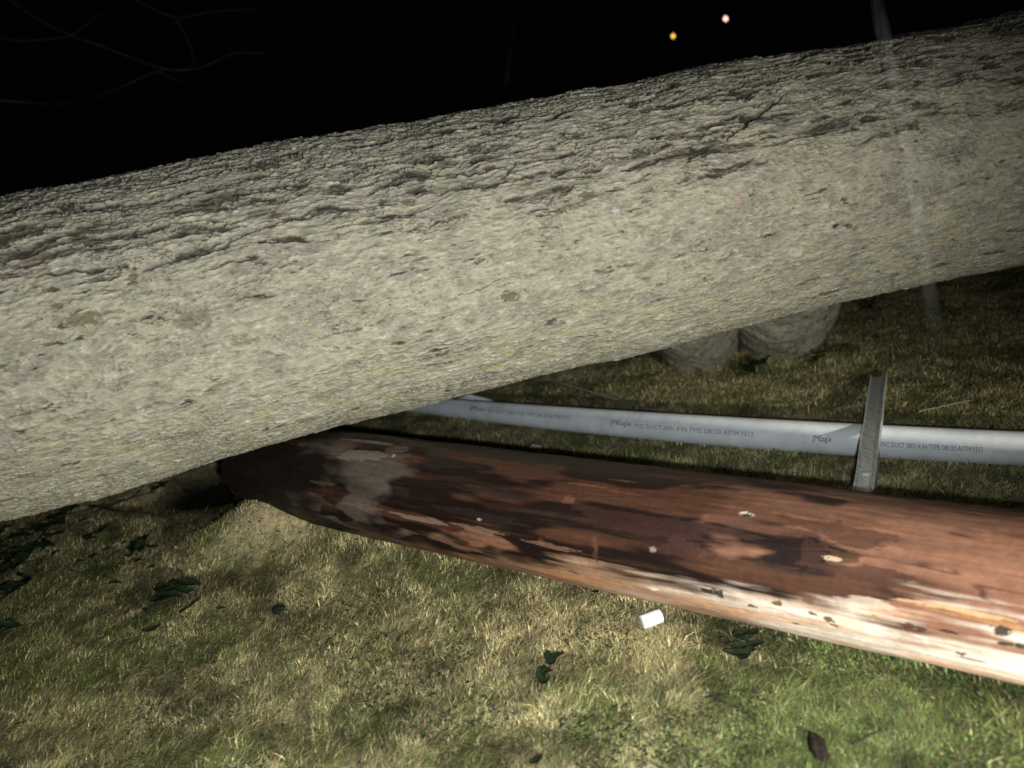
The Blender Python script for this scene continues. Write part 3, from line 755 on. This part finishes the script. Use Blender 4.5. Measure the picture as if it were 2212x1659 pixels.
twig([(1090, 1425, .01), (1140, 1400, .02)], .0001, "x") if False else None
twig([(2050 - 20, 1620, .01), (2080, 1590, .012)], .002, "x") if False else None
twig([(1840, 1608, .015), (1905, 1575, .03)], .0035, "short dark twig near the bottom right corner")

# leaves
m_leaf = mat("dark_wet_leaf", 0.32, 0.45, color=(0.013, 0.024, 0.011), var=.5, vscale=40)
m_leafp = mat("pale_leaf_underside", 0.6, 0.3, color=(0.20, 0.26, 0.20), var=.3, vscale=40)
m_leafb = mat("brown_dead_leaf", 0.6, 0.3, color=(0.075, 0.038, 0.022), var=.4, vscale=40)
def leaf_geo(c, L, W, yaw, pitch, curl):
    n = 12; t = np.linspace(0, 1, n)
    w = W * np.sin(np.pi * t ** 0.8) ** 0.9 * (1 + .12 * np.sin(t * 26)) + 1e-4
    rows = []
    for u in (-1, -.5, 0, .5, 1):
        rows.append(np.stack([t * L - L / 2, u * w, curl * (t - .5) ** 2 * L + abs(u) * w * .35], -1))
    P = np.stack(rows, 1).reshape(-1, 3)
    P2 = P.copy(); P2[:, 2] -= .0012
    cy, sy = math.cos(yaw), math.sin(yaw); cpp, spp = math.cos(pitch), math.sin(pitch)
    M = np.array([[cy, -sy, 0], [sy, cy, 0], [0, 0, 1]]) @ np.array([[cpp, 0, -spp], [0, 1, 0], [spp, 0, cpp]])
    F = grid_faces(n, 5); A = np.vstack([P, P2]) @ M.T + c
    return A, [F, F[:, ::-1] + len(P)]
def leaf(px, py, L, label, m=m_leaf, dz=.035, yaw=None, group=None, n=1, spread=0.03, cat="leaf", name="fallen_leaf"):
    p = at_ground(px, py, .035); p[2] -= .035; L *= 1.2; parts = []
    for i in range(n):
        c = p + [random.uniform(-spread, spread) if n > 1 else 0, random.uniform(-spread, spread) if n > 1 else 0, dz + random.uniform(0, .012)]
        parts.append(leaf_geo(c, L * random.uniform(.8, 1.2), L * .23, random.uniform(0, 6.28) if yaw is None or i else yaw, random.uniform(-.35, .35), random.uniform(-.6, .8)))
    V1, F1 = join(parts); o = mesh_obj(name, V1, F1, m); recenter(o, p); tag(o, label, cat, group); return o
def sprig(px, py, L, n, label, spread, m=m_leaf, name="leaf_sprig"):
    """a small twig with leaves: thing > stem, leaf"""
    p = at_ground(px, py, .035); p[2] -= .035; L *= 1.15; spread *= 1.1; r = empty(name, p); tag(r, label, "sprig")
    if px > 1100 and py > 1300: p[2] -= .016
    yaw = random.uniform(0.2, 1.2); d = np.array([math.cos(yaw), math.sin(yaw), 0])
    a0 = p - d * spread + [0, 0, .036]; a1 = p + d * spread + [0, 0, .055]
    V1, F1 = tube([a0, (a0 + a1) / 2 + [0, 0, .008], a1], [.003, .0025, .0015], 6); child("stem", V1, F1, m_twig, r)
    for i in range(n):
        t = (i + .5) / n; sd = 1 if i % 2 else -1
        ly = yaw + sd * random.uniform(.2, 2.2)
        c = a0 + (a1 - a0) * t + np.array([math.cos(ly), math.sin(ly), 0]) * L * .45 + [0, 0, .008 + random.uniform(0, .015)]
        V1, F1 = leaf_geo(c, L * random.uniform(1.0, 1.5), L * .36, ly, random.uniform(-.4, .4), random.uniform(-.5, .8)); child("leaf", V1, F1, m, r)
    return r
sprig(365, 1295, .060, 9, "largest dark green leaf sprig lying open on the grass at the lower left", .055)
sprig(300, 1195, .050, 6, "dark leaf sprig on the grass just above the largest sprig", .040)
sprig(200, 1170, .050, 3, "narrow dark leaf sprig pointing to the twigs by the trunk", .035)
sprig(345, 1058, .055, 6, "dark leaf sprig tucked under the trunk beside the twigs", .05)
sprig(60, 1200, .055, 9, "dense heap of dark leaves under the trunk at the left edge", .09)
sprig(20, 1290, .06, 7, "dark leaf cluster on the left edge of the photo below the heap", .06)
sprig(10, 1375, .05, 4, "small dark leaf cluster low on the left edge", .03)
sprig(95, 1150, .055, 8, "dark leaf tangle against the underside of the trunk above the heap", .07)
sprig(25, 1235, .055, 8, "dark leaves at the left edge between the heap and the lower cluster", .06)
sprig(140, 1115, .045, 6, "dark leaves behind the crooked twig under the trunk", .05)
sprig(420, 1020, .05, 6, "dark leaves in the gap under the trunk left of the pole end", .05)
twig([(0, 1165, .05), (90, 1125, .06), (215, 1095, .05), (330, 1060, .05)], .004, "long thin dark twig running along the foot of the trunk")
twig([(30, 1215, .03), (120, 1150, .05), (190, 1120, .06)], .0045, "dark twig crossing the leaf heap under the trunk")
sprig(1625, 800, .06, 9, "leafy debris heaped in front of the gap between the broken limbs", .06)
sprig(1760, 785, .05, 7, "reddish brown leaf debris at the foot of the right broken limb", .06, m=m_leafb)
sprig(1610, 1400, .036, 8, "dark leaf sprig on the grass right of the white cylinder", .045)
sprig(1875, 670, .05, 6, "dark leaf sprig hanging low beneath the right part of the trunk", .05)
sprig(1180, 1455, .028, 7, "dull green weed sprig in the middle of the lower lawn", .05)
for k_ in range(26):
    u_, v_ = random.random(), random.random()
    leaf(-10 + 150 * u_, 1140 - 60 * u_ + 150 * v_, .045, "loose dark leaf lying at the foot of the trunk at the left edge", yaw=random.uniform(0, 3.1), group="loose dark leaves at the foot of the trunk", dz=.045)
for x_, y_ in ((300, 1215), (325, 1230), (270, 1180), (235, 1195), (205, 1205), (330, 1185), (390, 1262), (415, 1285), (320, 1328), (420, 1310)):
    leaf(x_, y_, .035, "small dark leaf scattered round the sprigs on the lower left lawn", yaw=random.uniform(0, 3.1), group="small dark leaves scattered round the sprigs", dz=.042)
leaf(330, 1362, .055, "single dark oval leaf beside a pale pebble on the lower left lawn", yaw=.4)
lump("stone", 368, 1360, .009, m_rock, "tiny pale pebble right beside a dark oval leaf", "stone", seed=31)
leaf(398, 1318, .03, "small dark leaf just right of the largest sprig", yaw=1.0)
leaf(480, 1318, .022, "tiny dark leaf between the largest sprig and the black cap", yaw=.3)
leaf(250, 1260, .04, "dark leaf lying alone below the two sprigs at the left", yaw=.2)
leaf(175, 1215, .035, "dark leaf close under the narrow sprig", yaw=.8)
leaf(62, 1182, .045, "pale leaf underside highest in the left leaf heap", m_leafp, dz=.05, yaw=.3)
leaf(98, 1195, .045, "pale upright leaf at the right side of the left heap", m_leafp, dz=.05, yaw=1.4)
leaf(45, 1215, .040, "pale leaf lowest in the left leaf heap", m_leafp, dz=.05, yaw=2.0)
leaf(70, 1155, .05, "reddish brown dead leaf above the left leaf heap", m_leafb, dz=.05, yaw=.2)
leaf(1288, 1285, .030, "black leaf touching the lower edge of the pole", yaw=.8)
leaf(1160, 1645, .035, "dark leaf at the bottom edge left of the bark chunk", yaw=.8)
leaf(935, 1500, .022, "tiny orange brown leaf in the lower middle of the lawn", m_leafb, yaw=.5)
leaf(1740, 730, .05, "brown dead leaf in front of the broken limb under the trunk", m_leafb, dz=.05, yaw=.8, n=5, spread=.05) if False else None

# ================================================================ GRASS
def blades(n, region, hmin, hmax, wid, tuft=None):
    if tuft is None:
        # sample picture columns so that the near lawn gets more blades
        px = rng.uniform(-120, 2330, n); py = rng.uniform(*region, n)
        dx = (px - CXP) / FPX; dy = -(py - CYP) / FPX
        D = FW[None] + dx[:, None] * IR[None] + dy[:, None] * IU[None]
        t = (CAM_H - 0.0) / -D[:, 2]
        ok = (D[:, 2] < -0.02) & (t < 8)
        P = EYE + D[ok] * t[ok][:, None]
    else:
        P = tuft
    m = len(P)
    P[:, 2] = gz(P[:, 0], P[:, 1])
    return P
def build_grass(P, hmin, hmax, wid, lean=(0.5, 1.35), flat=0.0):
    P = P[np.exp(-(((P[:, 0] - HOLE[0]) / .44) ** 2 + ((P[:, 1] - HOLE[1]) / .36) ** 2)) < .42]
    m = len(P)
    g, dk = lawn_mix(P[:, 0], P[:, 1])
    hh = rng.uniform(hmin, hmax, m) * (1 + 0.4 * perlin(P[:, 0] * 6, P[:, 1] * 6, 2.2))
    az = rng.normal(0.80, 0.75, m) + 1.2 * perlin(P[:, 0] * 7, P[:, 1] * 7, 5.5)
    ln = rng.uniform(lean[0], lean[1], m)
    d = np.stack([np.cos(az), np.sin(az), 0 * az], -1)
    sd = np.stack([-np.sin(az + rng.normal(0, .8, m)), np.cos(az), 0 * az], -1); sd /= np.linalg.norm(sd, axis=1)[:, None]
    w = wid * rng.uniform(.6, 1.4, m)
    a = P; up = np.array([0, 0, 1.0])
    b = a + d * (hh * .45 * np.sin(ln * .7))[:, None] + up * (hh * .5 * np.cos(ln * .7))[:, None]
    c = b + d * (hh * .6 * np.sin(np.minimum(ln * 1.15, 1.5)))[:, None] + up * (hh * .5 * np.cos(np.minimum(ln * 1.15, 1.5)))[:, None]
    sw = sd * w[:, None]
    V = np.stack([a - sw, a + sw, b + sw * .8, b - sw * .8, c], 1).reshape(-1, 3)
    i = np.arange(m) * 5
    Q = np.stack([i, i + 1, i + 2, i + 3], -1); T = np.stack([i + 3, i + 2, i + 4], -1)
    r = rng.uniform(0, 1, m)
    straw = mixc((0.35, 0.295, 0.130), (0.52, 0.450, 0.235), rng.uniform(0, 1, m))
    green = mixc((0.100, 0.130, 0.034), (0.205, 0.225, 0.075), rng.uniform(0, 1, m))
    brown = np.broadcast_to(np.array((0.085, 0.060, 0.032)), (m, 3))
    gg = np.clip(g + rng.normal(0, .28, m), 0, 1)
    col = mixc(straw, green, ss(0.25, 0.72, gg))
    col = np.where((r < 0.18)[:, None], brown, col)
    vivid = np.exp(-(((P[:, 0] - at_ground(2000, 1580)[0]) / 0.5) ** 2 + ((P[:, 1] - at_ground(2000, 1580)[1]) / 0.4) ** 2))
    col = mixc(col, (0.075, 0.150, 0.045), vivid * 0.42 * (r > .3))
    fine = .5 + .5 * ss(-.35, .25, fbm(P[:, 0] * 17, P[:, 1] * 17, 6.6, 3, .65)); col = col * fine[:, None]
    col = 1.42 * col * (1 - 0.55 * dk)[:, None] * rng.uniform(.7, 1.25, m)[:, None]
    return V, [Q, T], np.repeat(col, 5, 0)
m_grass = mat("grass_blades", 0.6, 0.3, attr="col")
P1 = blades(430000, (480, 1690), 0, 0, 0)
V1, F1, c1 = build_grass(P1, .014, .046, .0013, (1.1, 1.55))
P2 = blades(26000, (700, 1690), 0, 0, 0)
sel = perlin(P2[:, 0] * 5 + 3, P2[:, 1] * 5, 9.1) > .05
V2, F2, c2 = build_grass(P2[sel], .030, .070, .0021, (1.15, 1.5))
# tufts pushed up against the pole and round the crossing
tf = []
for x0, y0, x1, y1, cnt, sprd in [(470, 1040, 560, 1030, 900, .03), (540, 1030, 760, 1155, 2200, .035), (760, 1155, 1150, 1235, 1300, .02), (1150, 1235, 2212, 1490, 2600, .02), (880, 945, 1840, 1048, 1500, .03), (1450, 785, 1860, 780, 1600, .05), (1600, 775, 1630, 770, 700, .03), (720, 1150, 770, 1175, 900, .035), (1480, 790, 1830, 785, 1500, .06), (940, 905, 2212, 1012, 1500, .02)]:
    t = rng.uniform(0, 1, cnt); A = at_ground(x0, y0); B = at_ground(x1, y1)
    q = A[None] * (1 - t)[:, None] + B[None] * t[:, None]; q[:, :2] += rng.normal(0, sprd, (cnt, 2)); tf.append(q)
P3 = np.vstack(tf); P3[:, 2] = gz(P3[:, 0], P3[:, 1])
V3, F3, c3 = build_grass(P3, .025, .055, .0017, (.3, 1.1))
# broad weed leaves and dead scraps among the blades
P4 = blades(30000, (700, 1690), 0, 0, 0)
P4 = P4[perlin(P4[:, 0] * 4 + 8, P4[:, 1] * 4, 3.3) + .35 * perlin(P4[:, 0] * 14, P4[:, 1] * 14, 3.3) > .10]
m4 = len(P4); az4 = rng.uniform(0, 6.28, m4); L4 = rng.uniform(.003, .009, m4); z4 = rng.uniform(.012, .030, m4); tl = rng.uniform(-.6, .6, m4)
d4 = np.stack([np.cos(az4), np.sin(az4), tl], -1) * L4[:, None]; s4 = np.stack([-np.sin(az4), np.cos(az4), rng.uniform(-.5, .5, m4)], -1) * (L4 * rng.uniform(.25, .6, m4))[:, None]
c4_ = P4 + np.stack([0 * z4, 0 * z4, z4], -1)
V4 = np.stack([c4_ - d4, c4_ - s4, c4_ + d4, c4_ + s4], 1).reshape(-1, 3); F4 = np.arange(m4 * 4).reshape(-1, 4)
pal = np.array([(.030, .050, .018), (.045, .075, .026), (.050, .045, .025), (.09, .065, .040), (.26, .22, .14), (.020, .028, .014)])
# mottled scraps
c4 = np.repeat(pal[rng.choice(6, m4, p=[.25, .2, .2, .12, .10, .13])], 4, 0)
VV, FF = join([(V1, F1), (V2, F2), (V3, F3), (V4, [F4])])
grass = mesh_obj("grass", VV, FF, m_grass, cols=np.vstack([c1, c2, c3, c4]), smooth=False)
tag(grass, "short matted lawn grass, part straw coloured and part green", "grass", kind="stuff")

# ================================================================ FAR THINGS IN THE DARK
def street_light(px, py, dist, color, strength, rad, label):
    p = at_depth(px, py, dist); base = np.array([p[0], p[1] , 0.0])
    r = empty("street_lamp", base); tag(r, label, "street lamp")
    mp_ = mat("dark_painted_post", .8, .1, color=(.012, .012, .014))
    off = np.array([0.0, 1.2, 0])
    V, F = tube([base + off, base + off + [0, 0, p[2] + .35]], [.09, .06], 10); child("post", V, F, mp_, r)
    V, F = tube([base + off + [0, 0, p[2] + .33], base + [0, .6, p[2] + .42], base + [0, 0.05, p[2] + .36]], .035, 8); child("arm", V, F, mp_, r)
    V, F = tube([base + [0, 0, p[2] + rad * 1.0], base + [0, 0, p[2] + rad * 1.6], base + [0, .02, p[2] + rad * 2.2]], [rad * 1.2, rad * 1.1, .04], 12); child("lamp_housing", V, F, mp_, r)
    u = np.linspace(0, np.pi, 12)[:, None]; v = np.linspace(0, 2 * np.pi, 16, endpoint=False)[None]
    P = np.stack([np.sin(u) * np.cos(v), np.sin(u) * np.sin(v), np.cos(u) + 0 * v], -1).reshape(-1, 3) * rad * [.85, .85, 1.05] + base + [0, 0, p[2]]
    child("lamp_bulb", P, grid_faces(12, 16, True), emis("lamp_glow_" + ("amber" if color[2] < .3 else "pink"), color, strength), r)
street_light(1454, 78, 60, (1.0, .55, .10), 2.2, .14, "small amber street lamp glowing far off in the dark, the lower of two")
street_light(1567.5, 40.5, 60, (1.0, .62, .50), 2.6, .165, "small pinkish white street lamp far off, the higher of two lights")

# bare drooping branches, barely lit, upper left
m_br = mat("bare_branch", .8, .3, color=(.060, .042, .032), var=.8, vscale=9)
tb = at_depth(-260, 900, 7.0); 
tree = empty("bare_tree", (tb[0], tb[1], 0)); tag(tree, "faint bare tree with drooping branches in the dark upper left", "tree")
tr = [np.array([tb[0], tb[1], -.05]), at_depth(-250, 500, 7.2), at_depth(-160, 200, 7.1), at_depth(-60, -60, 7.1), at_depth(60, -420, 7.2)]
V, F = tube(tr, [.16, .12, .09, .07, .03], 14); child("trunk", V, F, m_br, tree)
def branch(pts, r, d=7.0):
    P = np.array([at_depth(x, y, d + dd) for x, y, dd in pts]); t = np.linspace(0, 1, 40); k = np.linspace(0, 1, len(P))
    Q = np.stack([np.interp(t, k, P[:, i]) for i in range(3)], -1)
    for _ in range(8): Q[1:-1] = (Q[:-2] + Q[2:] + 2 * Q[1:-1]) / 4
    V, F = tube(Q, np.linspace(r, r * .45, 40), 8); child("branch", V, F, m_br, tree)
branch([(-170, 220, 0), (0, 215, 0), (100, 226, .1), (180, 222, .1), (260, 190, .1), (320, 160, .2), (360, 150, .2)], .007)
branch([(-60, -60, .1), (100, 60, .1), (250, 110, .1), (360, 155, .1), (440, 148, .2), (500, 112, .2), (570, 115, .2)], .007)
branch([(-20, -160, .1), (180, -60, .1), (330, 20, .1), (385, 42, .2), (450, 25, .2), (555, 20, .3)], .007)
branch([(380, 42, .2), (400, 75, .2), (415, 110, .2), (420, 140, .2)], .006)
branch([(330, 150, .1), (400, 180, .1), (460, 205, .1), (540, 200, .1)], .005)
branch([(-100, 60, 0), (40, 90, 0), (150, 80, .1), (220, 30, .1)], .006)
# slender far stake / pole
pk = at_depth(1111, 60, 16); 
pb = at_depth(1092, 190, 16); db = pb - pk; base = pk + db * (pk[2] / -(db[2]))
V, F = tube([base, pk], [.035, .03], 10)
o = mesh_obj("slender_post", V, F, mat("pale_post", .8, .2, color=(.55, .45, .42), var=.5, vscale=3)); recenter(o, base); tag(o, "faint slender upright post in the dark above the middle of the trunk", "post")

# reflection streak added as a see-through strip before the trunk's right part
m_streak = bpy.data.materials.new("reflection_streak"); m_streak.use_nodes = True
nt = m_streak.node_tree; bsf = nt.nodes["Principled BSDF"]; bsf.inputs["Base Color"].default_value = (.72, .73, .68, 1); bsf.inputs["Roughness"].default_value = .6
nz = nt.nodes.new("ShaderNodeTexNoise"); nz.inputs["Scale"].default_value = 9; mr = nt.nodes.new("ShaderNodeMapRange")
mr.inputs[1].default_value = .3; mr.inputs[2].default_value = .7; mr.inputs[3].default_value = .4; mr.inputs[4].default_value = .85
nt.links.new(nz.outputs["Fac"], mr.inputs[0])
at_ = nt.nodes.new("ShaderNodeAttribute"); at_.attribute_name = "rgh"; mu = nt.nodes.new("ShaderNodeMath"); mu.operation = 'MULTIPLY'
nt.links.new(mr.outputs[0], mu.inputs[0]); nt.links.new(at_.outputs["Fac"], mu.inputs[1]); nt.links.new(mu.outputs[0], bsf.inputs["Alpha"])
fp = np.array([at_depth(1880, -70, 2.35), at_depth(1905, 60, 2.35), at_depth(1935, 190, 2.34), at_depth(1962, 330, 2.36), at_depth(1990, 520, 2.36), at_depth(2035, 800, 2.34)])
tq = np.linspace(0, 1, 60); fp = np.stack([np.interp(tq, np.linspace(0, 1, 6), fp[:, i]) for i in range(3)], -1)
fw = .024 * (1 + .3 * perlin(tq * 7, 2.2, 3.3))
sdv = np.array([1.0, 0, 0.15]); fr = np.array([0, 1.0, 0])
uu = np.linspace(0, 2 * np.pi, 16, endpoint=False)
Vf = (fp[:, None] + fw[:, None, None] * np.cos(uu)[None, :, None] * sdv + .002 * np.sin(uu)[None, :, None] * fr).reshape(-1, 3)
thick = np.repeat(ss(1.0, .72, tq) * (.40 + 1.15 * ss(.12, .35, tq)), 16) * np.tile(.030 * np.abs(np.sin(uu)) ** 1.5, 60)      # alpha of the streak fades toward its edges and lower end
o = mesh_obj("reflection_strip", Vf, grid_faces(60, 16, True), m_streak, extra=thick); recenter(o, fp[-1]); tag(o, "faint reflection streak added as a see-through strip in front of the right part of the trunk", "reflection streak")
